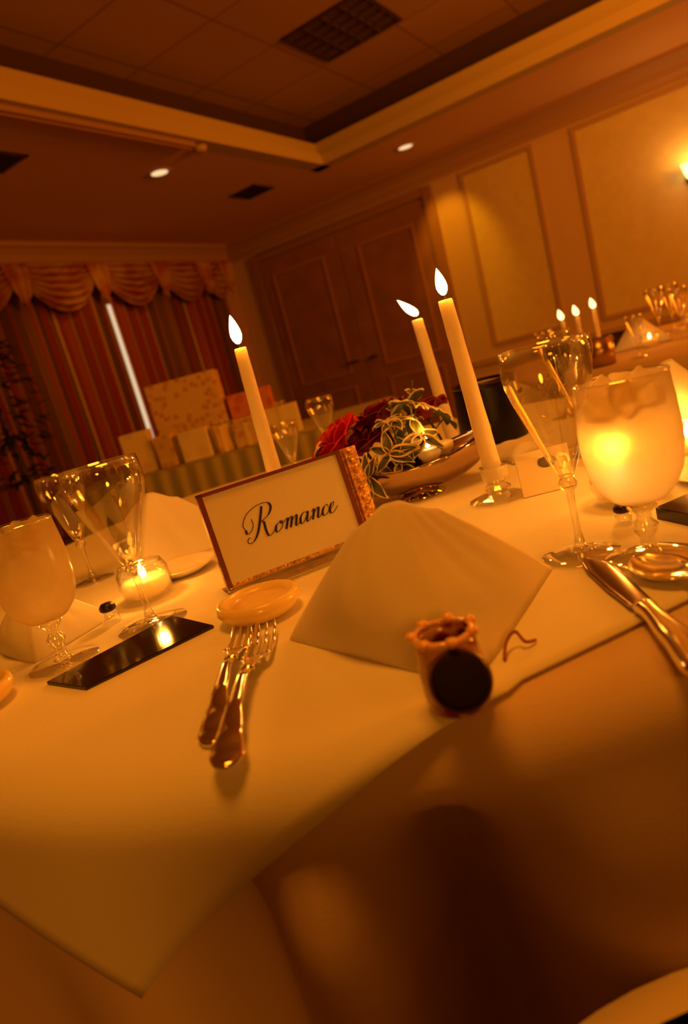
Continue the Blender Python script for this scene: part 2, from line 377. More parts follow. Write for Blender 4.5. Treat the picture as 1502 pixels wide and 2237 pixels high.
# wall sconce
sc = thing('wall_sconce', 'glowing wall sconce on the large wall panel at the right edge', 'wall lamp', (XR-.02, .33, 1.66))
MB().lathe([(0, 0), (.05, 0), (.05, .015), (0, .02)], 24, M=Matrix.Rotation(-PI/2, 4, 'Y')).build('backplate', mat('brass', (.8, .5, .2), rough=.25, metal=1), sc)
MB().tube([(0, 0, 0), (-.07, 0, -.03), (-.11, 0, 0)], .008).build('arm', MATS['brass'], sc)
MB().lathe([(.035, 0), (.055, .05), (.07, .11)], 28, M=Matrix.Translation((-.11, 0, -.01))).build('lamp_shade', emission('shade_glow', (1, .52, .15), 5.0), sc)
light('sconce_light', 'POINT', (XR-.16, .33, 1.74), 5.0, (1, .40, .06), .06)

# ================================================================== THE MAIN TABLE
TC = P(.07, 1.08); R = .744
def cloth_fold(th, d, n, ph, amp):
    a = math.cos(n*th+ph)+.35*math.cos(n*1.7*th+ph*2.1)
    return amp*a
def deep_fold(th, d):
    g = smoothstep(0, .085, d+.012)
    def bump(c, w_): x = (th-c+PI) % (2*PI)-PI; return math.exp(-(x/w_)**2)
    t0 = -2.640+.10*d
    return g*(-.095*bump(t0, .05)+.034*bump(t0-.105, .045)+.018*bump(t0+.14, .08)-.075*bump(t0-.235, .060))
def make_table(ctr, label_t, label_c, seed, n=13, ph=0.0, amp=.05, extra=lambda th, d: 0):
    t = thing('round_table', label_t, 'table', (ctr.x, ctr.y, 0))
    MB().lathe([(0, .71), (R-.06, .71), (R-.052, .72), (R-.06, .742), (0, .742)], 64).build('tabletop', mat('plywood', (.3, .18, .1), rough=.6), t)
    for k in range(4):
        a = PI/4+k*PI/2; x, y = .5*math.cos(a), .5*math.sin(a)
        MB().tube([(x, y, .72), (x*1.05, y*1.05, 0)], .016).build('leg', mat('steel', (.3, .3, .3), rough=.4, metal=1), t)
    b = MB(); rings = [0, .2, .4, .55, .65, R-.04]
    vs = []; NA = 360; prof = []
    for r_ in rings: prof.append((r_, 0, 0))
    for k in range(1, 7): a = k/6*PI/2; prof.append((R-.04+.04*math.sin(a), .0, -.04*(1-math.cos(a))))
    for k in range(1, 45): d = k/44*.685; prof.append((R, d, -.04-d))
    for r_, d, z in prof:
        for k in range(NA):
            th = 2*PI*k/NA; g = smoothstep(0, .28, d+.02)
            rr = r_+d*.03+g*cloth_fold(th, d, n, ph, amp)+extra(th, d)
            vs.append((rr*math.cos(th), rr*math.sin(th), TZ-.0035+z))
    fs = [(i*NA+k, i*NA+(k+1) % NA, (i+1)*NA+(k+1) % NA, (i+1)*NA+k) for i in range(len(prof)-1) for k in range(NA)]
    b.add(vs, fs, 0, True)
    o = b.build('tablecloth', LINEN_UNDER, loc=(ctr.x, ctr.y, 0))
    return tag(o, label_c, 'tablecloth')
fold_n = 13
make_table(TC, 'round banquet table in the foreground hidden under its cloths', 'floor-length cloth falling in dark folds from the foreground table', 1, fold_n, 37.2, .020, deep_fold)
# square topper cloth: centred on the table, edge crossing the top on the near side
HS = .672; DX = Vector((.946, .324)); DN = Vector((.324, -.946))   # directions in right/forward terms
def topper(ctr, hs, dx, dn, rotz, label):
    b = MB(); NN = 110
    def fn(u, v):
        t_ = lerp(-.68, .668, v); s = lerp(max(-.82, -.580-.32*(.668-t_)), .74, u)
        p = dx*s+dn*t_; rho = p.length; q = p.normalized() if rho > 1e-6 else Vector((1, 0))
        e = R-.037
        if rho <= e: return (p.x, p.y, TZ+.0)
        d = rho-e; a = min(d/.04, PI/2)
        r_ = e+.04*math.sin(a); z = -.04*(1-math.cos(a))
        if a >= PI/2: dd = d-.04*PI/2; z -= dd*.985
        else: dd = 0
        th = math.atan2(p.y, p.x)
        g = smoothstep(0, .25, dd)
        r_ += dd*.04+g*.004+g*.014*math.cos(9*th+.9)+.005
        return (q.x*r_, q.y*r_, TZ+z)
    o = b.grid(fn, NN, NN).build('table_topper', LINEN, loc=(ctr.x, ctr.y, 0), rotz=rotz, solid=.0016)
    return tag(o, label, 'tablecloth')
topper(TC, HS, DX, DN, ROT0, 'square white overlay cloth with one corner hanging at the lower left')

def cutlery_pt(p): return P(p[0], p[1], TZ+.0015)
def heading(a, b): d = P(*b)-P(*a); return math.atan2(d.y, d.x)
# ---- cutlery, built along local +X from handle end to tip
def ribbon(b, st, thick=.0022, mi=0):
    """st: list of (x, halfwidth, z, cup, ycentre) -> closed solid strip"""
    m_ = 6; vs = []
    for (x, hw, z, cup, yc) in st:
        for k in range(m_+1):
            t = -1+2*k/m_; vs.append((x, yc+t*hw, z+cup*t*t+thick*(1-.5*t*t)))
        for k in range(m_, -1, -1):
            t = -1+2*k/m_; vs.append((x, yc+t*hw, z+cup*t*t))
    n = 2*(m_+1)
    fs = [(i*n+k, i*n+(k+1) % n, (i+1)*n+(k+1) % n, (i+1)*n+k) for i in range(len(st)-1) for k in range(n)]
    fs += [tuple(range(n)), tuple((len(st)-1)*n+k for k in range(n))]
    return b.add(vs, fs, mi, True)
def interp(keys, n):
    out = []
    for i in range(n+1):
        x = keys[0][0]+(keys[-1][0]-keys[0][0])*i/n
        for a, b_ in zip(keys, keys[1:]):
            if a[0] <= x <= b_[0]+1e-9:
                t = (x-a[0])/(b_[0]-a[0]); t2 = t*t*(3-2*t)
                out.append(tuple([x]+[lerp(a[j], b_[j], t2) for j in range(1, len(a))])); break
    return out
HANDLE = [(0, .002, .001, 0, 0), (.004, .0085, .001, 0, 0), (.012, .0115, .0025, 0, 0), (.03, .0085, .007, 0, 0), (.06, .0055, .012, 0, 0), (.095, .0042, .013, 0, 0)]
def make_fork(name, label, loc, rotz, length=.21):
    t = thing(name, label, 'fork', loc, rotz, 'forks on the white cloth')
    b = MB(); ribbon(b, interp(HANDLE+[(.112, .0040, .010, 0, 0)], 40), .003)
    ribbon(b, [(.1115, .0052, .0095, 0, 0), (.1145, .0058, .0092, 0, 0), (.1175, .0052, .009, 0, 0)], .004)
    b.build('handle', SILVER, t)
    h = MB(); ribbon(h, interp([(.116, .0035, .009, 0, 0), (.132, .0065, .006, .002, 0), (.142, .0125, .003, .003, 0), (.152, .0135, .001, .003, 0)], 16), .0022)
    for k in range(4):
        yc = -.0108+.0072*k
        ribbon(h, interp([(.150, .0022, .001+.003*(yc/.013)**2, 0, yc), (.178, .0019, .0005, 0, yc), (.198, .0016, .003, 0, yc), (length, .0006, .0075, 0, yc)], 14), .0022)
    h.build('tines', SILVER, t)
    return t
fa, fb = (-.119, .392), (-.115, .603)
make_fork('fork', 'silver fork lying to the left and slightly behind the other, below the pale dish', cutlery_pt(fa), heading(fa, fb))
fa, fb = (-.106, .357), (-.094, .575)
t = make_fork('fork', 'silver fork nearest the camera, its tines crossing the other fork', P(fa[0], fa[1], TZ+.004), heading(fa, fb))
def make_knife(label, a, b_):
    t = thing('table_knife', label, 'knife', cutlery_pt(a), heading(a, b_), None)
    b = MB(); ribbon(b, interp([(0, .003, .001, 0, 0), (.005, .0105, .001, 0, 0), (.014, .0125, .0015, 0, 0), (.05, .0095, .003, 0, 0), (.088, .0065, .003, 0, 0), (.1, .0075, .003, 0, 0)], 40), .0065)
    b.build('handle', SILVER, t)
    k = MB(); ribbon(k, interp([(.098, .0055, .003, 0, 0), (.108, .0085, .003, 0, 0), (.15, .0105, .003, 0, .001), (.185, .0105, .003, 0, .002), (.205, .007, .003, 0, .004), (.215, .001, .003, 0, .006)], 30), .0018)
    k.build('blade', mat('steel_blade', (.55, .42, .36), rough=.16, metal=1), t)
    return t
make_knife('silver table knife at the right edge, blade pointing towards the wine glass', (.166, .318), (.187, .512))
def make_spoon(name, label, a, b_, sc=1.0):
    t = thing(name, label, 'spoon', cutlery_pt(a), heading(a, b_))
    b = MB(); ribbon(b, interp(HANDLE+[(.125, .0032, .010, 0, 0), (.142, .005, .006, 0, 0)], 44), .0028); b.build('handle', SILVER, t)
    k = MB()
    def fn(u, v):
        x = .136+.060*u; wv = .0205*math.sin(PI*min(1, max(0, (u*.93+.05))))**.62
        y = (2*v-1)*wv; dd = 1-(2*u-1)**2; e = 1-(2*v-1)**2
        return (x, y, .0085-.0075*dd**.8*e**.8)
    k.grid(fn, 24, 16).build('bowl', SILVER, t, solid=.0012)
    return t
make_spoon('teaspoon', 'silver teaspoon beside the knife, dark hollow bowl facing up', (.226, .300), (.213, .484))
make_spoon('soup_spoon', 'silver soup spoon cut off by the right edge, right of the teaspoon', (.262, .265), (.252, .435))

# ---- napkins folded to standing pyramids
def make_napkin(label, loc, rotz, sc=1, asym=.007, tall=.100):
    t = thing('folded_napkin', label, 'napkin', loc, rotz, 'napkins folded into standing pyramids')
    def shell(s, dz, op):
        BL, F, BR = Vector((-.118, .030)), Vector((.004, -.128)), Vector((.111, .030))
        tip = Vector((-.010, -.006))
        def fn(u, v):
            uu = 2*u-1
            if uu < 0: base = lerp(F, BL, min(1, -uu)); sd = -uu
            else: base = lerp(F, BR, uu); sd = uu
            rnd = math.exp(-(uu/.10)**2)
            base = base + Vector((0, .010))*rnd
            top = tip+Vector((uu*.026, -.004+.016*abs(uu)))
            q = lerp(base, top, v); bulge = math.sin(PI*v)*math.sin(PI*min(1, sd))
            out = Vector((-.7, -.45)) if uu < 0 else Vector((.6, -.45))
            q = q+out*(.030 if uu < 0 else -.004)*bulge
            q = q*s
            h = tall*(1-.10*abs(uu)**1.6)
            z = h*(v**.93)*s - (0.010*max(0, sd-.25)*(v > .9)*(v-.9)*10)
            z += .0012*math.sin(uu*24+v*3)*bulge
            return (q.x, q.y, z+dz)
        b = MB(); b.grid(fn, 60, 30); return b
    shell(1, .0015, 0).build('outer_fold', NAPKIN, t, solid=.0016)
    shell(.955, .0012, 0).build('inner_fold', NAPKIN, t, solid=.0014)
    hem = MB(); 
    t.scale = (sc,)*3
    return t
nap = make_napkin('large white napkin folded into a pyramid in the foreground centre', P(.046, .508, TZ), ROT0)
NG = 'napkins folded into standing pyramids'
def toc(lat, fwd):   # heading so that the napkin faces outwards from the table centre
    d = P(lat, fwd)-TC; return math.atan2(d.y, d.x)+PI/2
dup(nap, P(-.265, 1.02, TZ), ROT0-.25, 'bright napkin pyramid left of the name card, behind the small round candle', NG, 1.0)
dup(nap, P(-.355, .735, TZ), ROT0+.1, 'napkin pyramid half hidden behind the left frosted goblet', NG, .62)
dup(nap, P(.455, .865, TZ), ROT0+.35, 'napkin pyramid behind the right frosted goblet at the right edge', NG, 1.08)

# ---- card frame
fr = thing('card_frame', 'small gold-edged stand frame with a card reading Romance', 'picture frame', P(-.062, .744, TZ+.001), heading((-.152, .716), (.01, .78)))
FW, FH = .170, .106
til = Matrix.Translation((0, 0, .006)) @ Matrix.Rotation(math.radians(-9), 4, 'X')
GOLDB = mat('ornate_gold', (.75, .42, .16), rough=.28, metal=.8, bump=1.0, bscale=260, var=.4, vscale=120)
BRN = mat('frame_edge', (.16, .04, .015), rough=.3, coat=.5)
b = MB(); b.box(-FW/2-.003, FW/2+.026, .004, .014, 0, FH+.004, M=til); b.build('back_plate', GOLDB, fr, bevel=.001)
b = MB(); b.box(-FW/2-.004, -FW/2+.002, -.003, .006, 0, FH+.004, M=til); b.box(-FW/2-.004, FW/2-.002, -.003, .006, FH, FH+.004, M=til)
b.box(FW/2-.004, FW/2+.002, -.003, .006, 0, FH+.004, M=til); b.build('border', BRN, fr)
b = MB(); b.box(FW/2+.006, FW/2+.022, -.004, .006, .002, FH, M=til)
for k in range(9): b.lathe([(0, .004), (.003, .003), (.0045, 0)], 8, M=til @ Matrix.Translation((FW/2+.014, -.004, .012+k*.0115)) @ Matrix.Rotation(PI/2, 4, 'X'))
b.build('side_ornament', GOLDB, fr)
b = MB(); b.box(-FW/2+.002, FW/2-.004, -.001, .0045, .006, FH, M=til); cardo = b.build('card', mat('card_stock', (.80, .76, .70), rough=.7, trans=.15), fr)
b = MB(); b.box(-FW/2-.006, FW/2+.02, -.032, .03, 0, .0035); b.box(-FW/2-.004, FW/2+.004, -.006, -.001, .0035, .009); b.build('glass_foot', CUT, fr, bevel=.0015)
# lettering: pen strokes in a sloping round hand
INK = mat('ink', (.012, .006, .005), rough=.6)
def stroke(b, pts, thin=.35, thick=1.0, n=10, close=False):
    pts = spline([Vector((p[0], p[1], 0)) for p in pts], n)
    L_ = []; 
    for i, p in enumerate(pts):
        d = (pts[min(i+1, len(pts)-1)]-pts[max(i-1, 0)]); d = d.normalized() if d.length > 1e-9 else Vector((1, 0, 0))
        wdt = lerp(thin, thick, smoothstep(.35, 1, abs(d.y))*(1 if d.y < 0 else .15))
        nrm = Vector((-d.y, d.x, 0)); L_.append((p+nrm*wdt*.5, p-nrm*wdt*.5))
    vs = []
    for a, c_ in L_: vs += [a, c_]
    b.add(vs, [(2*i, 2*i+1, 2*i+3, 2*i+2) for i in range(len(L_)-1)])
    return b
# units: x-height = 10
word = [
 # R : stem, lead-in curl, bowl, leg
 [(14, 30), (12.5, 22), (9, 8), (5, 1), (0, -2), (-4, 0), (-3, 3.5), (0, 3)],
 [(-6, 12), (-9, 18), (-4, 27), (8, 32), (20, 32), (25, 27), (22, 20), (14, 16), (11, 16)],
 [(-6, 12), (-4, 8), (1, 10), (3, 15), (1, 21)],
 [(12, 16), (16, 14), (18, 6), (21, 0), (25, 0), (29, 4)],
 # o
 [(36, 9.5), (31, 7), (30, 2), (33, 0), (38, 4), (38.5, 9), (36, 9.5), (38, 7), (42, 9)],
 # m
 [(42, 9), (45, 10), (44, 5), (42.5, 0)], [(43, 3), (47, 9), (50, 10), (49.5, 5), (48, 0)], [(48.5, 3), (53, 9), (56, 10), (55.5, 5), (55, 1), (57, 0), (61, 4)],
 # a
 [(69, 9), (65, 10), (61, 6), (61, 1), (64, 0), (68, 5), (70.5, 10)], [(70.5, 10), (69.5, 5), (69, 1), (71, 0), (75, 4)],
 # n
 [(75, 8), (78, 10), (77.5, 5), (76, 0)], [(76.5, 3), (81, 9), (84, 10), (83.5, 5), (83, 1), (85, 0), (89, 4)],
 # c
 [(96, 8), (95, 10), (91, 8), (89, 3), (91, 0), (95, 1), (99, 5)],
 # e
 [(98, 3), (103, 7), (104, 10), (101, 9.5), (98.5, 5), (99.5, .5), (103, 0), (109, 5)],
]
b = MB()
for s_ in word: stroke(b, [(x+.32*y, y) for x, y in s_], .7, 2.9, 10)
sc_ = .117/117
Mtx = til @ Matrix.Translation((-.047, -.0016, .043)) @ Matrix.Rotation(PI/2, 4, 'X') @ Matrix.Diagonal((sc_, sc_*1.12, sc_, 1))
b.v = [tuple(Mtx @ Vector(v)) for v in b.v]
b.build('lettering', INK, cardo, fix=False)

# ---- glassware
def wine_glass(label, loc, rotz=0, group='tall stemmed wine glasses'):
    t = thing('wine_glass', label, 'wine glass', loc, rotz, group)
    bowl = [(.006, .072), (.009, .076), (.014, .090), (.020, .108), (.0265, .126), (.032, .142), (.0355, .155), (.0365, .166), (.0358, .176), (.0345, .184), (.0335, .1842), (.0348, .175), (.0352, .165), (.034, .154), (.0305, .141), (.025, .126), (.0185, .108), (.0125, .091), (.006, .080), (0, .0785)]
    MB().lathe(bowl, 48).build('bowl', GLASS, t)
    stem = [(0, .0015), (.012, .004), (.005, .010), (.0032, .022), (.0030, .045), (.0036, .058), (.007, .062), (.0085, .066), (.006, .070), (.006, .0725), (0, .0725)]
    MB().lathe(stem, 24).build('stem', CUT, t)
    MB().lathe([(0, 0), (.033, 0), (.0345, .001), (.033, .0022), (.02, .0032), (.010, .0055), (0, .006)], 48).build('foot', CUT, t)
    return t
def goblet(label, loc, group='frosted water goblets'):
    t = thing('water_goblet', label, 'goblet', loc, 0, group)
    MB().lathe([(0, .048), (.010, .0475), (.019, .050), (.028, .059), (.0345, .073), (.0372, .090), (.0375, .106), (.0362, .128), (.0345, .1455)], 48).build('bowl', FROST, t)
    MB().lathe([(0, .002), (.010, .006), (.006, .012), (.005, .018), (.009, .024), (.010, .028), (.006, .033), (.0055, .038), (.011, .043), (.012, .047), (0, .047)], 24).build('stem', CUT, t)
    MB().lathe([(0, 0), (.034, 0), (.0355, .0015), (.034, .003), (.016, .006), (0, .007)], 40).build('foot', CUT, t)
    MB().lathe([(.0342, .1450), (.0350, .1458), (.0350, .1475), (.0338, .1465)], 48).build('rim', CUT, t)
    # ice and water fill inside
    b = MB()
    for k in range(9):
        a = k*2.4; rr = .018 if k < 7 else .004; zz = .131+.010*math.sin(k*1.7)
        M_ = Matrix.Translation((rr*math.cos(a), rr*math.sin(a), zz)) @ Matrix.Rotation(k*.8, 4, 'X') @ Matrix.Rotation(k*1.1, 4, 'Y')
        b.box(-.008, .008, -.008, .008, -.008, .008, M=M_)
    b.build('ice', glass('ice', haze=.22, hazecol=(.95, .85, .6)), t, bevel=.002)
    return t
g1 = goblet('large frosted water goblet at the right edge, glowing with candlelight', P(.228, .509, TZ))
dup(g1, P(-.306, .640, TZ), 0, 'frosted water goblet cut off by the left edge', scale=.99)
w1 = wine_glass('tall wine glass at the right, beside the glowing frosted goblet', P(.190, .555, TZ))
dup(w1, P(-.228, .690, TZ), .5, 'tall wine glass at the left standing on the glossy dark tile').scale = (1.12, 1.12, .97)
dup(w1, P(-.385, .98, TZ), .2, 'dim wine glass further back behind the left wine glass', scale=.9)
dup(w1, P(.010, 1.50, TZ), .5, 'wine glass at the far side of the table behind the red rose on the left', scale=.84)
dup(w1, P(-.070, 1.33, TZ), .5, 'wine glass behind the top edge of the name card', scale=.72)
dup(w1, P(.47, 1.30, TZ), .5, 'wine glass behind the black pail, right of the tall taper', scale=.9)
dup(w1, P(.355, .935, TZ), .5, 'wine glass behind the frosted goblet on the right', scale=.9)

# ---- candles and flames
def flame_mesh(h=.030, r=.0062, lean=0.0):
    prof = [(0, 0), (.45, .04), (.8, .15), (1, .30), (.95, .45), (.72, .65), (.4, .83), (.15, .95), (0, 1)]
    b = MB(); b.lathe([(a*r, z*h) for a, z in prof], 16); b.v = [(x+lean*(z/h)**1.3*h, y, z) for x, y, z in b.v]; return b
def taper(label, a, bt, r0, r1, fl=(.03, .0062, 0), power=.8, group='white taper candles on the foreground table', fm=None, lt=True):
    loc = a; t = thing('taper_candle', label, 'candle', loc, ROT0, group)
    rel = Matrix.Rotation(-ROT0, 4, 'Z') @ (bt-a); h = rel.z
    lx, ly = rel.x/h, rel.y/h
    prof = [(0, 0), (r0, 0)]+[(lerp(r0, r1, k/12)*(1+.02*math.sin(k*2)), h*k/12) for k in range(1, 12)]+[(r1, h-.002), (r1*.92, h), (r1*.55, h-.0015), (0, h-.002)]
    b = MB(); b.lathe(prof, 24); b.v = [(x+lx*z, y+ly*z, z) for x, y, z in b.v]; b.build('wax', WAX, t)
    MB().tube([(rel.x, rel.y, h-.002), (rel.x+.0005, rel.y, h+.004), (rel.x-.001+fl[2]*.004, rel.y, h+.008)], .0008, 6).build('wick', WICK, t)
    fo = flame_mesh(*fl).build('flame', fm or FLAME, t, loc=(rel.x, rel.y, h+.005))
    if lt: light('candle_light', 'POINT', bt+Vector((0, 0, .016)), power, CANDLE, .012)
    return t
def candle_holder(label, loc, h, group='faceted glass candle holders'):
    t = thing('candle_holder', label, 'candle holder', loc, ROT0, group)
    MB().lathe([(0, 0), (.036, 0), (.038, .003), (.030, .006), (.014, .010), (0, .011)], 12, smooth=False).build('foot', CUT, t)
    MB().lathe([(0, .010), (.012, .010), (.017, .016), (.010, .022), (.016, h*.6), (.018, h), (.0125, h+.001), (.0120, h-.022), (0, h-.022)], 12, smooth=False).build('cup', CUT, t)
    return t
RB, RT = P(.192, .815, TZ+.022), P(.179, .815, 1.000)
candle_holder('faceted glass holder of the tallest taper, right of the silver bowl', P(.192, .815, TZ), .044)
taper('tallest white taper candle, right of the silver bowl', RB, RT, .0118, .0085, (.032, .0068, -.06))
LB, LT = P(-.077, .90, TZ+.022), P(-.074, .90, 1.013)
candle_holder('faceted glass candle holder hidden behind the name card', P(-.077, .90, TZ), .044)
taper('white taper candle rising alone behind the name card', LB, LT, .0115, .0080, (.038, .0075, -.02))
MBt, MT = P(.209, 1.12, TZ+.022), P(.195, 1.12, .997)
candle_holder('faceted glass candle holder behind the silver bowl', P(.209, 1.12, TZ), .044)
taper('white taper candle behind the bowl, its flame blown to the left', MBt, MT, .0112, .0090, (.032, .009, -.75))
def votive(label, loc, sc=1.0, power=.25, group='round glass votive candles', lt=True):
    t = thing('votive_candle', label, 'candle', loc, 0, group)
    MB().lathe([(0, 0), (.020, 0), (.029, .008), (.0325, .022), (.031, .036), (.026, .046), (.0248, .046), (.0298, .036), (.031, .022), (.028, .010), (.018, .004), (0, .004)], 36).build('glass_cup', GLASS, t)
    MB().lathe([(0, .005), (.018, .005), (.0265, .011), (.029, .020), (.027, .027), (.006, .0255), (0, .025)], 32).build('wax', mat('votive_wax', (.9, .82, .6), rough=.45, sub=.8, trans=.3), t)
    flame_mesh(.020, .0048).build('flame', FLAME, t, loc=(0, 0, .027))
    t.scale = (sc,)*3
    if lt: light('candle_light', 'POINT', Vector(loc)+Vector((0, 0, .062*sc)), power, CANDLE, .007)
    return t
votive('round glass votive candle behind the left wine glass', P(-.255, .797, TZ), 1.0, .6)
votive('very bright votive candle at the right edge behind the frosted goblet', P(.405, .755, TZ), 1.0, .9)
votive('round votive candle glowing directly behind the right frosted goblet', P(.284, .668, TZ), 1.0, .35)

# ---- silver bowl with flowers
def bowl_obj():
    t = thing('silver_bowl', 'boat-shaped silver bowl with pointed lips holding the flowers', 'bowl', P(.116, .958, TZ), ROT0)
    def rr(a): return .094*(1+.12*abs(math.cos(a))**6)
    b = MB()
    def fn(u, v):
        a = 2*PI*u; s = v; rad = rr(a)*(.30+.70*math.sin(s*PI/2)**.9)
        z = .012+.050*(1-math.cos(s*PI/2))**.8+s**3*.010*math.cos(2*a)
        # front-left lip droops, right lip lifts
        return (rad*math.cos(a)*1.12, rad*math.sin(a)*.60, z+s**4*.004*math.cos(a))
    b.grid(fn, 64, 16); b.build('dish', mat('dark_silver', (.46, .33, .25), rough=.08, metal=1), t, solid=.0016)
    MB().lathe([(0, 0), (.034, 0), (.036, .003), (.026, .008), (.026, .0135), (0, .0135)], 40).build('foot', MATS['dark_silver'], t)
    return t
bowl_obj()
# floating candles in the bowl
def floater(label, loc, lit):
    t = thing('floating_candle', label, 'candle', loc, 0, 'small candles in the silver bowl')
    MB().lathe([(0, 0), (.010, 0), (.0165, .008), (.0170, .016), (.012, .0175), (0, .017)], 24).build('wax', WAX, t)
    if lit: flame_mesh(.022, .0062, -.1).build('flame', FLAME, t, loc=(0, 0, .019)); light('candle_light', 'POINT', Vector(loc)+Vector((0, 0, .05)), .12, CANDLE, .01)
floater('lit cream candle at the front of the silver bowl', P(.137, .935, TZ+.050), True)
floater('unlit cream candle beside the lit one in the silver bowl', P(.160, .955, TZ+.052), False)
# roses
ROSE = mat('rose_petal', (.20, .003, .003), rough=.55, var=.25, vscale=60)
def rose(name, label, loc, sc, tilt=(0, 0, 0)):
    t = thing(name, label, 'flower', loc, 0, 'dark red roses in the centrepiece')
    b = MB(); rnd = random.Random(int(sc*1000))
    for ring, (n, r0, hgt, open_) in enumerate(((1, .004, .026, .05), (3, .008, .027, .15), (4, .013, .027, .35), (5, .018, .025, .6), (6, .024, .021, 1.0))):
        for k in range(n):
            a0 = 2*PI*k/n+ring*.7; spread = (2.0 if n < 4 else 1.5)*(1.0 if n > 1 else 3.0)
            def fn(u, v, a0=a0, spread=spread, r0=r0, hgt=hgt, open_=open_):
                a = a0+(u-.5)*spread; wv = 1-(2*u-1)**4*.5*v
                rr = r0*(.35+.65*math.sin(v*PI*.55))+open_*.014*v**3
                return (rr*math.cos(a), rr*math.sin(a), hgt*v*wv-open_*.006*v**4)
            b.grid(fn, 10, 8)
    b.build('petals', ROSE, t, solid=.0005)
    MB().tube([(0, 0, .002), (.002, 0, -.03), (.0, .004, -.06)], .0022, 6).build('stem', mat('stem_green', (.03, .05, .02), rough=.6), t)
    t.rotation_euler = tilt; t.scale = (sc,)*3
ROSE = mat('rose_petal_bright', (.50, .006, .004), rough=.5, var=.25, vscale=60)
rose('rose', 'red rose at the left end of the centrepiece, brightest of the blooms', P(.022, 1.02, TZ+.088), 1.4, (-.5, -.5, 0))
ROSE = MATS['rose_petal']
rose('rose', 'dark red rose at the top middle of the centrepiece', P(.095, 1.06, TZ+.105), 1.35, (-.3, .1, .4))
rose('rose', 'dark red rose beside the tallest taper in the centrepiece', P(.165, 1.05, TZ+.095), 1.1, (-.2, .4, .9))
rose('rose', 'nearly black-red rose low at the back left of the centrepiece', P(.058, 1.05, TZ+.070), 1.3, (-.3, -.2, .2))
# variegated leaf sprigs
LEAFG = mat('leaf_green', (.07, .08, .025), rough=.45); LEAFW = mat('leaf_cream_edge', (.62, .52, .30), rough=.5)
def leaf(b, M_, ln=.034, wd=.011):
    nu, nv = 12, 10
    vs = []; 
    for i in range(nu+1):
        u = i/nu; hw = wd*math.sin(PI*u**.8)**.8 if 0 < u < 1 else .0004
        for j in range(nv+1):
            v = -1+2*j/nv; vs.append(M_ @ Vector((ln*u, hw*v, .004*v*v-.010*u*u+.0012*math.sin(6*v+u*9))))
    for i in range(nu):
        for j in range(nv):
            edge = j in (0, nv-1) or i >= nu-1
            b.add([vs[i*(nv+1)+j], vs[(i+1)*(nv+1)+j], vs[(i+1)*(nv+1)+j+1], vs[i*(nv+1)+j+1]], [(0, 1, 2, 3)], 1 if edge else 0, True)
def sprig(label, base, tip, n, ln=.034, wd=.011, seed=1, rosette=True):
    rnd = random.Random(seed); t = thing('leaf_sprig', label, 'leaves', base, 0, 'cream-edged leaf sprigs in the centrepiece')
    d = tip-base; st = MB().tube([(0, 0, 0), d*.5+Vector((0, 0, .006)), d], .0012, 6); st.build('stem', MATS['stem_green'], t)
    b = MB(); axis = d.normalized()
    for k in range(n):
        last = rosette and k >= n-6
        s = 1.0 if last else .3+.6*k/n
        az = k*2.4+rnd.random(); side = axis.orthogonal(); side.rotate(Matrix.Rotation(az, 3, axis))
        lx = (side*(1.0)+axis*((.25 if last else .7) if rosette else 1.5)).normalized(); lz = axis-lx*axis.dot(lx); lz.normalize(); ly = lz.cross(lx)
        M_ = Matrix.Translation(d*s+Vector((0, 0, .004*s))) @ Matrix(((lx.x, ly.x, lz.x, 0), (lx.y, ly.y, lz.y, 0), (lx.z, ly.z, lz.z, 0), (0, 0, 0, 1)))
        sz = .8+.4*rnd.random(); leaf(b, M_, ln*sz, wd*sz)
    b.build('leaves', [LEAFG, LEAFW], t, solid=.0004)
FB = P(.105, .975, TZ+.034)
for sp in (
 ('big cream-edged rosette of leaves at the front of the centrepiece', (.082, .915, .072), 9, .036, .0080, 3, True),
 ('leafy sprig standing in the middle between the roses', (.098, .96, .108), 7, .030, .0085, 5, True),
 ('leafy sprig curving over the floating candle on the right', (.128, .93, .082), 7, .038, .0095, 8, True),
 ('tall leafy sprig reaching highest in the middle of the centrepiece', (.108, 1.01, .142), 6, .032, .010, 11, False),
 ('tall leafy sprig reaching up beside the leaning-flame taper', (.152, 1.03, .160), 6, .030, .0095, 14, False),
 ('leafy sprig at the right, between the two tapers', (.176, .99, .095), 8, .030, .010, 17, True),
 ('leafy sprig spreading left below the brightest rose', (.012, .97, .045), 8, .032, .008, 21, True),
 ('leafy sprig drooping at the far left, nearest the name card', (-.018, 1.0, .075), 8, .030, .009, 25, True),
 ('leafy sprig between the dark rose and the right-hand leaves', (.140, .98, .122), 7, .032, .011, 29, True),
 ('low leafy sprig spilling over the left lip of the bowl', (.045, .91, .050), 8, .034, .008, 33, True)):
    sprig(sp[0], FB, P(sp[1][0], sp[1][1], TZ+sp[1][2]), sp[2], sp[3], sp[4], sp[5], sp[6])

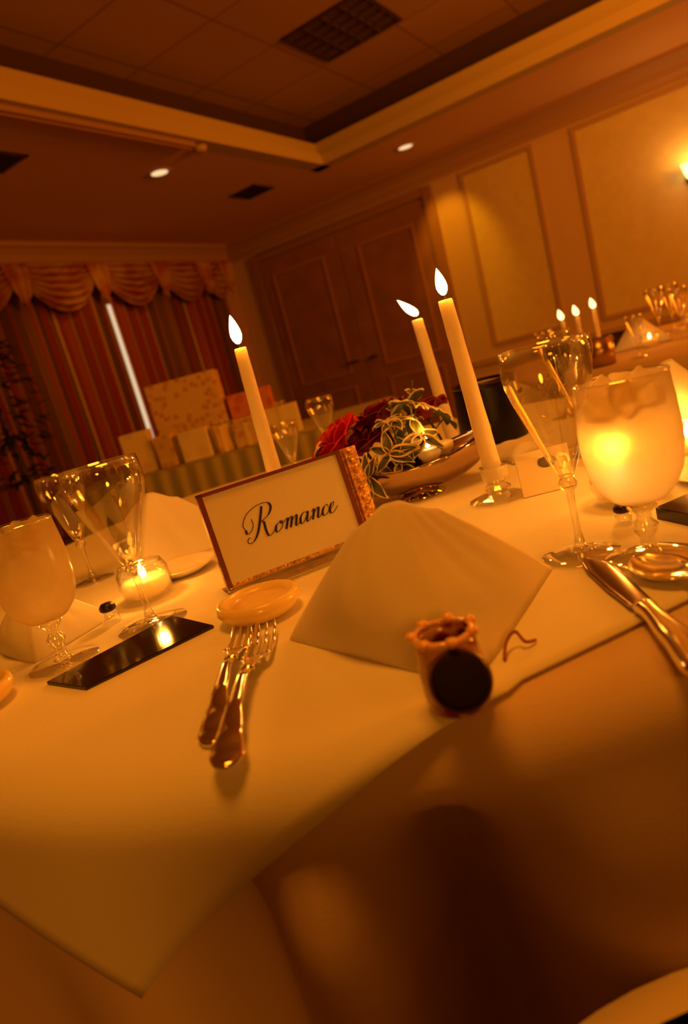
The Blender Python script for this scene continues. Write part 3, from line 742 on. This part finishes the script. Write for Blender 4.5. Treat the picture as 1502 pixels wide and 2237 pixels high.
# ---- foreground jar lying on its side
jr = thing('ornament_jar', 'small standing jar with red pattern and a big round dark medallion on its front', 'jar', P(.037, .366, TZ+.001), ROT0)
def pat():
    m = mat('painted_jar', (.75, .45, .2), rough=.2, coat=.6); N, L = nodes(m); b = N['Principled BSDF']
    tc = N.new('ShaderNodeTexCoord'); v = N.new('ShaderNodeTexVoronoi'); v.inputs['Scale'].default_value = 75; L.new(tc.outputs['Object'], v.inputs['Vector'])
    r = N.new('ShaderNodeValToRGB'); e = r.color_ramp.elements; e[0].position, e[0].color = .34, (.22, .012, .005, 1); e[1].position, e[1].color = .55, (.62, .34, .15, 1)
    L.new(v.outputs['Distance'], r.inputs[0]); L.new(r.outputs[0], b.inputs['Base Color']); return m
MB().lathe([(0, 0), (.0165, 0), (.0185, .003), (.0195, .012), (.0195, .030), (.0180, .040), (.0165, .045), (.0150, .045), (.0165, .038), (.0175, .030), (.017, .006), (0, .004)], 40).build('body', pat(), jr)
MB().lathe([(.0155, .044), (.0185, .0445), (.0190, .047), (.0175, .0485), (.0152, .048)], 40).build('rim', mat('amber_rim', (.85, .5, .2), rough=.12, coat=1, bump=.6, bscale=200), jr)
FM = Matrix.Translation((.0005, -.0245, .0275)) @ Matrix.Rotation(math.radians(62), 4, 'X')
MB().lathe([(0, .0045), (.013, .0045), (.0160, .0035), (.0166, .0015), (.0160, -.002), (0, -.004)], 40, M=FM).build('medallion', mat('black_cap', (.010, .003, .004), rough=.75, spec=.2), jr)
MB().lathe([(.0160, .003), (.0178, .0015), (.0172, -.003), (.0160, -.003)], 40, M=FM).build('medallion_ring', mat('dark_ring', (.10, .03, .02), rough=.3), jr)
b = MB()
for k in range(7):
    a = k*2*PI/7+.3; b.lathe([(0, .0032), (.003, .0024), (.0038, 0), (.0024, -.0024), (0, -.003)], 10, M=Matrix.Translation((.0185*math.cos(a), .0185*math.sin(a), .0475)))
b.build('bead', mat('amber_bead', (.9, .5, .2), rough=.08, coat=1), jr)
# ribbon curl beside it
tag(MB().tube(spline([(0, 0, 0), (.006, .012, .006), (.014, .016, .010), (.018, .010, .004), (.026, .014, .001)], 6), .0012, 6).build('ribbon_curl', mat('brown_ribbon', (.30, .09, .02), rough=.6), loc=P(.075, .402, TZ+.002), rotz=ROT0), 'tiny brown ribbon curl right of the small jar with the dark medallion', 'ribbon')

# ---- pale dish in front of the card
DISH = mat('pale_dish', (.85, .68, .30), rough=.25, sub=.4, coat=.5, bump=.5, bscale=70)
t = thing('small_dish', 'round pale yellow glass dish in front of the name card', 'dish', P(-.102, .622, TZ+.001), ROT0)
MB().lathe([(0, 0), (.026, 0), (.036, .005), (.0415, .013), (.040, .020), (.035, .0215), (.031, .017), (.02, .0125), (0, .012)], 44).build('dish', DISH, t)
MB().lathe([(0, .0165), (.018, .0172), (.0285, .0160), (.030, .0145)], 36).build('butter', mat('butter', (.9, .66, .26), rough=.28, coat=.6, bump=1.0, bscale=60), t)
t2 = dup(t, P(-.37, .575, TZ+.001), ROT0, 'round dish shape cut off at the left edge, below the frosted goblet')
dup(t, P(.292, .462, TZ+.001), ROT0, 'pale dish cut off at the right edge above the spoons')
# ---- glossy dark tiles
def quad_tile(label, pts, thick=.0035):
    cx = sum(p[0] for p in pts)/4; cy = sum(p[1] for p in pts)/4; o0 = P(cx, cy, TZ+.0006)
    vs = [P(x, y, 0)-P(cx, cy, 0) for x, y in pts]; b = MB()
    b.add([Vector((v.x, v.y, 0)) for v in vs]+[Vector((v.x, v.y, thick)) for v in vs], [(3, 2, 1, 0), (4, 5, 6, 7)]+[(i, (i+1) % 4, (i+1) % 4+4, i+4) for i in range(4)])
    return tag(b.build('dark_tile', DARKTILE, loc=o0, bevel=.0008), label, 'coaster', 'glossy dark tiles at the place settings')
quad_tile('glossy dark tile at the left reflecting a candle flame', [(-.305, .590), (-.254, .549), (-.150, .622), (-.205, .690)])
quad_tile('dark tile at the right edge behind the frosted goblet stem', [(.276, .590), (.285, .545), (.42, .575), (.41, .640)], .012)
# ---- shakers
def shaker(label, loc, sc):
    t = thing('salt_shaker', label, 'shaker', loc, 0, 'little dark-capped shakers')
    MB().lathe([(0, 0), (.012, 0), (.0135, .004), (.011, .014), (.0085, .020), (0, .020)], 20).build('body', CUT, t)
    MB().lathe([(.009, .019), (.0115, .021), (.0115, .026), (.008, .030), (0, .031)], 20).build('cap', mat('dark_cap', (.04, .02, .015), rough=.3, metal=.5), t); t.scale = (sc,)*3
shaker('dark-capped shaker behind the left wine glass stem', P(-.285, .735, TZ), .8)
shaker('dark-capped shaker between the goblet and wine glass feet at right', P(.250, .60, TZ), .7)
# ---- place envelope with emblem
t = thing('favor_envelope', 'small cream envelope card with a dark emblem, right of the tallest taper', 'envelope', P(.243, .782, TZ+.002), ROT0-.05)
til2 = Matrix.Rotation(math.radians(-8), 4, 'X')
MB().box(-.030, .034, 0, .003, 0, .052, M=til2).build('envelope', mat('cream_card', (.78, .66, .45), rough=.7), t)
b = MB(); b.add([til2 @ Vector(p) for p in ((-.030, -.001, .052), (.034, -.001, .052), (.004, -.001, .040))], [(0, 1, 2)]); b.build('flap', MATS['cream_card'], t, solid=.0012)
b = MB(); b.lathe([(0, .0012), (.0065, .0010), (.0085, 0)], 20, M=til2 @ Matrix.Translation((.006, -.0015, .036)) @ Matrix.Rotation(PI/2, 4, 'X') @ Matrix.Diagonal((1.3, .8, 1, 1)))
b.build('emblem', mat('emblem', (.12, .10, .06), rough=.5), t)
# ---- black pail behind the tapers
t = thing('ice_pail', 'black round pail with a dark rim standing behind the two right tapers', 'pail', P(.312, 1.26, TZ), ROT0)
MB().lathe([(0, 0), (.060, 0), (.063, .004), (.061, .05), (.057, .10), (.0555, .112), (.053, .112), (.054, .10), (.056, .05), (.052, .008), (0, .008)], 44).build('pail', mat('matt_black', (.004, .003, .005), rough=.4, spec=.3), t)
MB().lathe([(.052, .106), (.0565, .108), (.0585, .112), (.0565, .116), (.052, .114)], 44).build('rim', mat('dark_rim', (.03, .012, .012), rough=.35, metal=.3), t)
MB().lathe([(0, .113), (.048, .110), (.052, .104)], 32).build('ice_fill', mat('pail_fill', (.8, .7, .5), rough=.35), t)
# linens beside the pail
b = MB()
def fn(u, v):
    x, y = (u-.5)*.16, (v-.5)*.09; return (x, y, .018+.006*math.sin(u*9)+.004*math.sin(v*7+u*4)-.016*(max(abs(2*u-1), abs(2*v-1))**6))
b.grid(fn, 24, 16); tag(b.build('crumpled_napkin', NAPKIN, loc=P(.335, 1.045, TZ+.001), rotz=ROT0+.15, solid=.0015), 'rumpled cloth napkin lying below the black pail', 'napkin')
# plate and cutlery glints by the left napkin
def plate(label, loc, r=.085, g='small side plates'):
    t = tag(MB().lathe([(0, .002), (r*.6, .002), (r*.66, .004), (r, .012), (r*1.005, .0135), (r*.98, .0135), (r*.64, .006), (0, .005)], 48).build('side_plate', mat('china', (.80, .74, .62), rough=.15, coat=.6), loc=loc), label, 'plate', g); return t
plate('side plate below the bright napkin left of the name card', P(-.225, .872, TZ+.001), .045)
plate('side plate right of the frosted goblet at the right edge', P(.40, .66, TZ+.001), .07)

# ================================================================== THE SECOND TABLE
T2 = P(1.36, 2.52)
make_table(T2, 'round banquet table behind on the right, under a cloth', 'white cloth on the second table behind on the right', 2, 12, .7, .03)
topn = lambda lat, fwd: P(lat, fwd, TZ-.002)
t = thing('candle_cylinder', 'brushed metal cylinder vase below the three distant tapers', 'vase', topn(.895, 2.10), ROT0)
MB().lathe([(0, 0), (.042, 0), (.042, .085), (.038, .085), (.038, .004), (0, .004)], 32).build('cylinder', mat('brushed', (.55, .38, .25), rough=.3, metal=1), t)
MB().lathe([(.0375, .07), (0, .07)], 24).build('filling', MATS['pail_fill'], t)
for (la, lb, zt, lab) in ((.873, .873, .905, 'leftmost of the three thin distant tapers'), (.925, .925, .907, 'middle one of the three thin distant tapers'), (.985, .985, .915, 'rightmost of the three thin distant tapers')):
    taper(lab, P(la, 2.30, TZ-.002), P(la, 2.30, zt), .0075, .0065, (.036, .010, -.15), .3, 'thin tapers on the second table', FLAMEF, lt=(la == .925))
NG2 = 'napkin pyramids on the second table'
dup(nap, topn(1.19, 2.42), ROT0+.4, 'napkin pyramid on the second table near the dark bowl', NG2, 1.0)
dup(nap, topn(1.45, 2.26), ROT0-.3, 'napkin pyramid on the second table at the right edge', NG2, 1.2)
dup(nap, topn(.99, 2.50), ROT0-.5, 'small napkin pyramid beside the three distant tapers', NG2, .7)
votive('votive candle burning on the second table', topn(1.145, 2.28), 1.0, .2)
votive('votive candle among glasses at the far right of the second table', topn(1.50, 2.62), 1.2, .2)
for (a, f_, s_, lb) in ((1.36, 2.62, 1.0, 'wine glass first of the cluster on the second table'), (1.41, 2.55, .9, 'wine glass in front of the cluster on the second table'), (1.47, 2.72, 1.0, 'wine glass deepest in the cluster on the second table'),
                        (.765, 2.2, .80, 'wine glass just left of the right foreground wine glass rim'), (.99, 2.05, .7, 'short wine glass in front of the three distant tapers')):
    dup(w1, P(a, f_, TZ-.002), 0, lb, 'wine glasses on the second table', s_)
dup(g1, topn(.83, 2.27), 0, 'pale goblet on the second table above the black pail', 'goblets on the second table', .6)
dup(g1, topn(1.55, 2.78), 0, 'goblet in the cluster of glasses on the second table', 'goblets on the second table', .9)
t = thing('dark_bowl', 'dark round bowl on the second table behind the napkins', 'bowl', topn(1.22, 2.72), 0)
MB().lathe([(0, 0), (.05, 0), (.075, .02), (.085, .045), (.080, .045), (.07, .022), (.045, .006), (0, .006)], 36).build('bowl', mat('plum_bowl', (.06, .012, .02), rough=.2, coat=.5), t)
MB().lathe([(.083, .043), (.087, .046), (.083, .049), (.079, .046)], 36).build('rim', MATS['dark_rim'], t)

# ================================================================== GIFT TABLE
GC = P(-.36, 3.12, 0)
gt = thing('gift_table', 'long skirted gift table in front of the curtained wall', 'table', GC, ROT0)
MB().box(-.66, .72, -.38, .38, .70, .735).build('tabletop', MATS['plywood'], gt)
for sx in (-.6, .66):
    for sy in (-.32, .32): MB().tube([(sx, sy, 0), (sx, sy, .70)], .014).build('leg', MATS['steel'], gt)
SK = mat('sage_skirt', (.42, .40, .22), rough=.85, bump=.2, bscale=400)
b = MB(); per = [(-.69, -.41), (.75, -.41), (.75, .41), (-.69, .41), (-.69, -.41)]; pts = []
for a, c_ in zip(per, per[1:]):
    n_ = int(max(abs(c_[0]-a[0]), abs(c_[1]-a[1]))/.012)
    for k in range(n_): pts.append((lerp(a[0], c_[0], k/n_), lerp(a[1], c_[1], k/n_), (0, -1) if a[1] == c_[1] == -.41 else ((1, 0) if a[0] == c_[0] == .75 else ((0, 1) if a[1] == c_[1] else (-1, 0)))))
NP = len(pts); vs = []
for j in range(8):
    z = lerp(.737, .02, j/7)
    for k, (x, y, n_) in enumerate(pts):
        o_ = (.003+.020*j/7)*math.sin(k*2*PI/6); vs.append((x+n_[0]*o_, y+n_[1]*o_, z))
b.add(vs, [(j*NP+k, j*NP+(k+1) % NP, (j+1)*NP+(k+1) % NP, (j+1)*NP+k) for j in range(7) for k in range(NP)], 0, True)
b.add([(-.69, -.41, .738), (.75, -.41, .738), (.75, .41, .738), (-.69, .41, .738)], [(0, 1, 2, 3)], 0)
tag(b.build('table_skirt', SK, loc=GC, rotz=ROT0), 'pleated sage green skirt around the gift table', 'table skirt')
def paper(name, c0, c1, sc, th=.5):
    m = mat(name, c0, rough=.5); N, L = nodes(m); b = N['Principled BSDF']
    tc = N.new('ShaderNodeTexCoord'); v = N.new('ShaderNodeTexVoronoi'); v.inputs['Scale'].default_value = sc; L.new(tc.outputs['Object'], v.inputs['Vector'])
    r = N.new('ShaderNodeValToRGB'); e = r.color_ramp.elements; e[0].position, e[0].color = th*.6, (*c1, 1); e[1].position, e[1].color = th, (*c0, 1)
    L.new(v.outputs['Distance'], r.inputs[0]); L.new(r.outputs[0], b.inputs['Base Color']); return m
WP = [paper('paper_floral', (.66, .50, .28), (.50, .28, .14), 34), paper('paper_cream', (.72, .64, .42), (.60, .50, .30), 16), paper('paper_orange', (.62, .22, .08), (.50, .14, .05), 22),
      paper('paper_sage', (.45, .44, .24), (.34, .34, .18), 18), paper('paper_gold', (.70, .52, .16), (.52, .36, .10), 30), paper('paper_white', (.78, .72, .60), (.70, .62, .48), 12)]
RIB = mat('satin_ribbon', (.78, .66, .40), rough=.3)
def gift(x0, x1, y, dep, z0, z1, m, label, rot=0, ribbon_=True):
    t = thing('gift_box', label, 'gift', P((x0+x1)/2, y+dep/2, z0), ROT0+rot, 'wrapped gifts piled on the gift table')
    a = (x1-x0)/2; h = z1-z0
    MB().box(-a, a, -dep/2, dep/2, 0, h).build('box', m, t, bevel=.004)
    if ribbon_:
        b = MB(); wv = .010
        b.box(-wv, wv, -dep/2-.002, dep/2+.002, 0.001, h+.002); b.box(-a-.002, a+.002, -wv, wv, .001, h+.002); b.build('ribbon', RIB, t)
        q = MB()
        for k in range(4):
            an = k*PI/2+.4; q.tube([(0, 0, h+.002), (.018*math.cos(an), .018*math.sin(an), h+.018), (.030*math.cos(an), .030*math.sin(an), h+.010), (.012*math.cos(an), .012*math.sin(an), h+.003)], .003, 6)
        q.build('bow', RIB, t)
    return t
TT = .7395
G1, G2 = 3.02, 2.80
k1, k2 = G1/2.8, 1.0
def gx(a, k): return a*k
gift(-.649*k1, -.361*k1, G1, .16, TT+.11, .96+.115*k1, WP[0], 'large gift wrapped in floral paper, tallest of the pile', 0, False)
gift(-.66*k1, -.355*k1, G1-.01, .20, TT, TT+.109, WP[3], 'flat sage gift box under the large floral one', 0)
gift(-.345*k1, -.165*k1, G1+.04, .16, TT+.11, .955, WP[2], 'orange-wrapped gift right of the large floral one', 0, False)
gift(-.35*k1, -.18*k1, G1+.03, .18, TT, TT+.109, WP[0], 'floral-patterned gift box under the orange one', 0)
gift(-.215, -.075, G2+.02, .14, TT, .860, WP[5], 'cream ribboned gift box at the right end of the gift table', 0)
gift(-.816, -.700, G2, .14, TT, .912, WP[1], 'cream gift box at the left end of the gift table', .1, False)
gift(-.672, -.598, G2-.01, .08, TT, .872, WP[4], 'narrow gold gift bag near the left end of the gift table', -.1, False)
gift(-.575, -.455, G2-.02, .12, TT, .862, WP[5], 'pale square gift box in the front middle of the gift table', 0, False)
gift(-.435, -.375, G2, .08, TT, .850, WP[4], 'small upright gift box between the pale square and floral gifts', .2)
gift(-.355, -.240, G2, .12, TT, .835, WP[0], 'small floral gift in front of the orange one', 0)

# ---- potted plant at the left edge
pl = thing('potted_plant', 'dark leafy plant in a pot at the left edge', 'plant', (2.66, 4.15, 0))
MB().lathe([(0, 0), (.13, 0), (.17, .30), (.18, .32), (.16, .32), (.15, .28), (0, .28)], 32).build('pot', mat('clay_pot', (.12, .06, .03), rough=.6), pl)
b = MB(); b.tube([(0, 0, .27), (.02, .01, .8), (-.01, .02, 1.45)], .015, 8); b.build('stem', mat('bark', (.10, .06, .03), rough=.8), pl)
b = MB(); rnd = random.Random(4); PLM = mat('dark_leaf', (.010, .020, .008), rough=.5)
for k in range(230):
    zz = .75+.95*rnd.random(); an = rnd.random()*2*PI; rr = .04+.22*rnd.random()*(1-abs(zz-1.2)/.75)
    M_ = Matrix.Translation((rr*math.cos(an), rr*math.sin(an), zz)) @ Matrix.Rotation(an+rnd.random()-.5, 4, 'Z') @ Matrix.Rotation(-.5+1.2*rnd.random(), 4, 'Y')
    b.add([M_ @ Vector(p) for p in ((0, 0, 0), (.04, .025, .005), (.11, 0, -.01), (.04, -.025, .005))], [(0, 1, 2, 3)])
b.build('foliage', PLM, pl, solid=.001)

# ---- chair at the lower right
ch = thing('dining_chair', 'dark chair seat with pale piping pushed to the cloth at the lower right', 'chair', P(.133, .060, 0), ROT0)
BLK = mat('black_vinyl', (.012, .010, .012), rough=.45)
MB().lathe([(0, .545), (.20, .545), (.235, .560), (.232, .585), (.16, .602), (0, .607)], 56).build('seat', BLK, ch)
MB().lathe([(.222, .572), (.246, .568), (.252, .580), (.246, .594), (.222, .598)], 64).build('piping', mat('pale_piping', (.70, .62, .48), rough=.6), ch)
MB().lathe([(.14, .6015), (.150, .6085), (.160, .6015)], 56).build('inner_piping', MATS['pale_piping'], ch)
for k in range(4):
    a = PI/4+k*PI/2; MB().tube([(.17*math.cos(a), .17*math.sin(a), .55), (.20*math.cos(a), .20*math.sin(a), 0)], .014).build('leg', BLACK, ch)
b = MB()
def fn(u, v):
    a = -PI/2+(u-.5)*1.9; r_ = .245-.02*math.cos((v-.5)*2)+.03*v
    return (r_*math.cos(a), r_*math.sin(a)-.01, .64+.30*v-.05*abs(2*u-1)**4*v)
b.grid(fn, 30, 12).build('backrest', BLK, ch, solid=.03)  # unseen backrest, shaped to keep the front fill off the hanging cloth
for sx in (-1, 1): MB().tube([(.15*sx, -.17, .56), (.17*sx, -.20, .72)], .012).build('back_post', BLACK, ch)
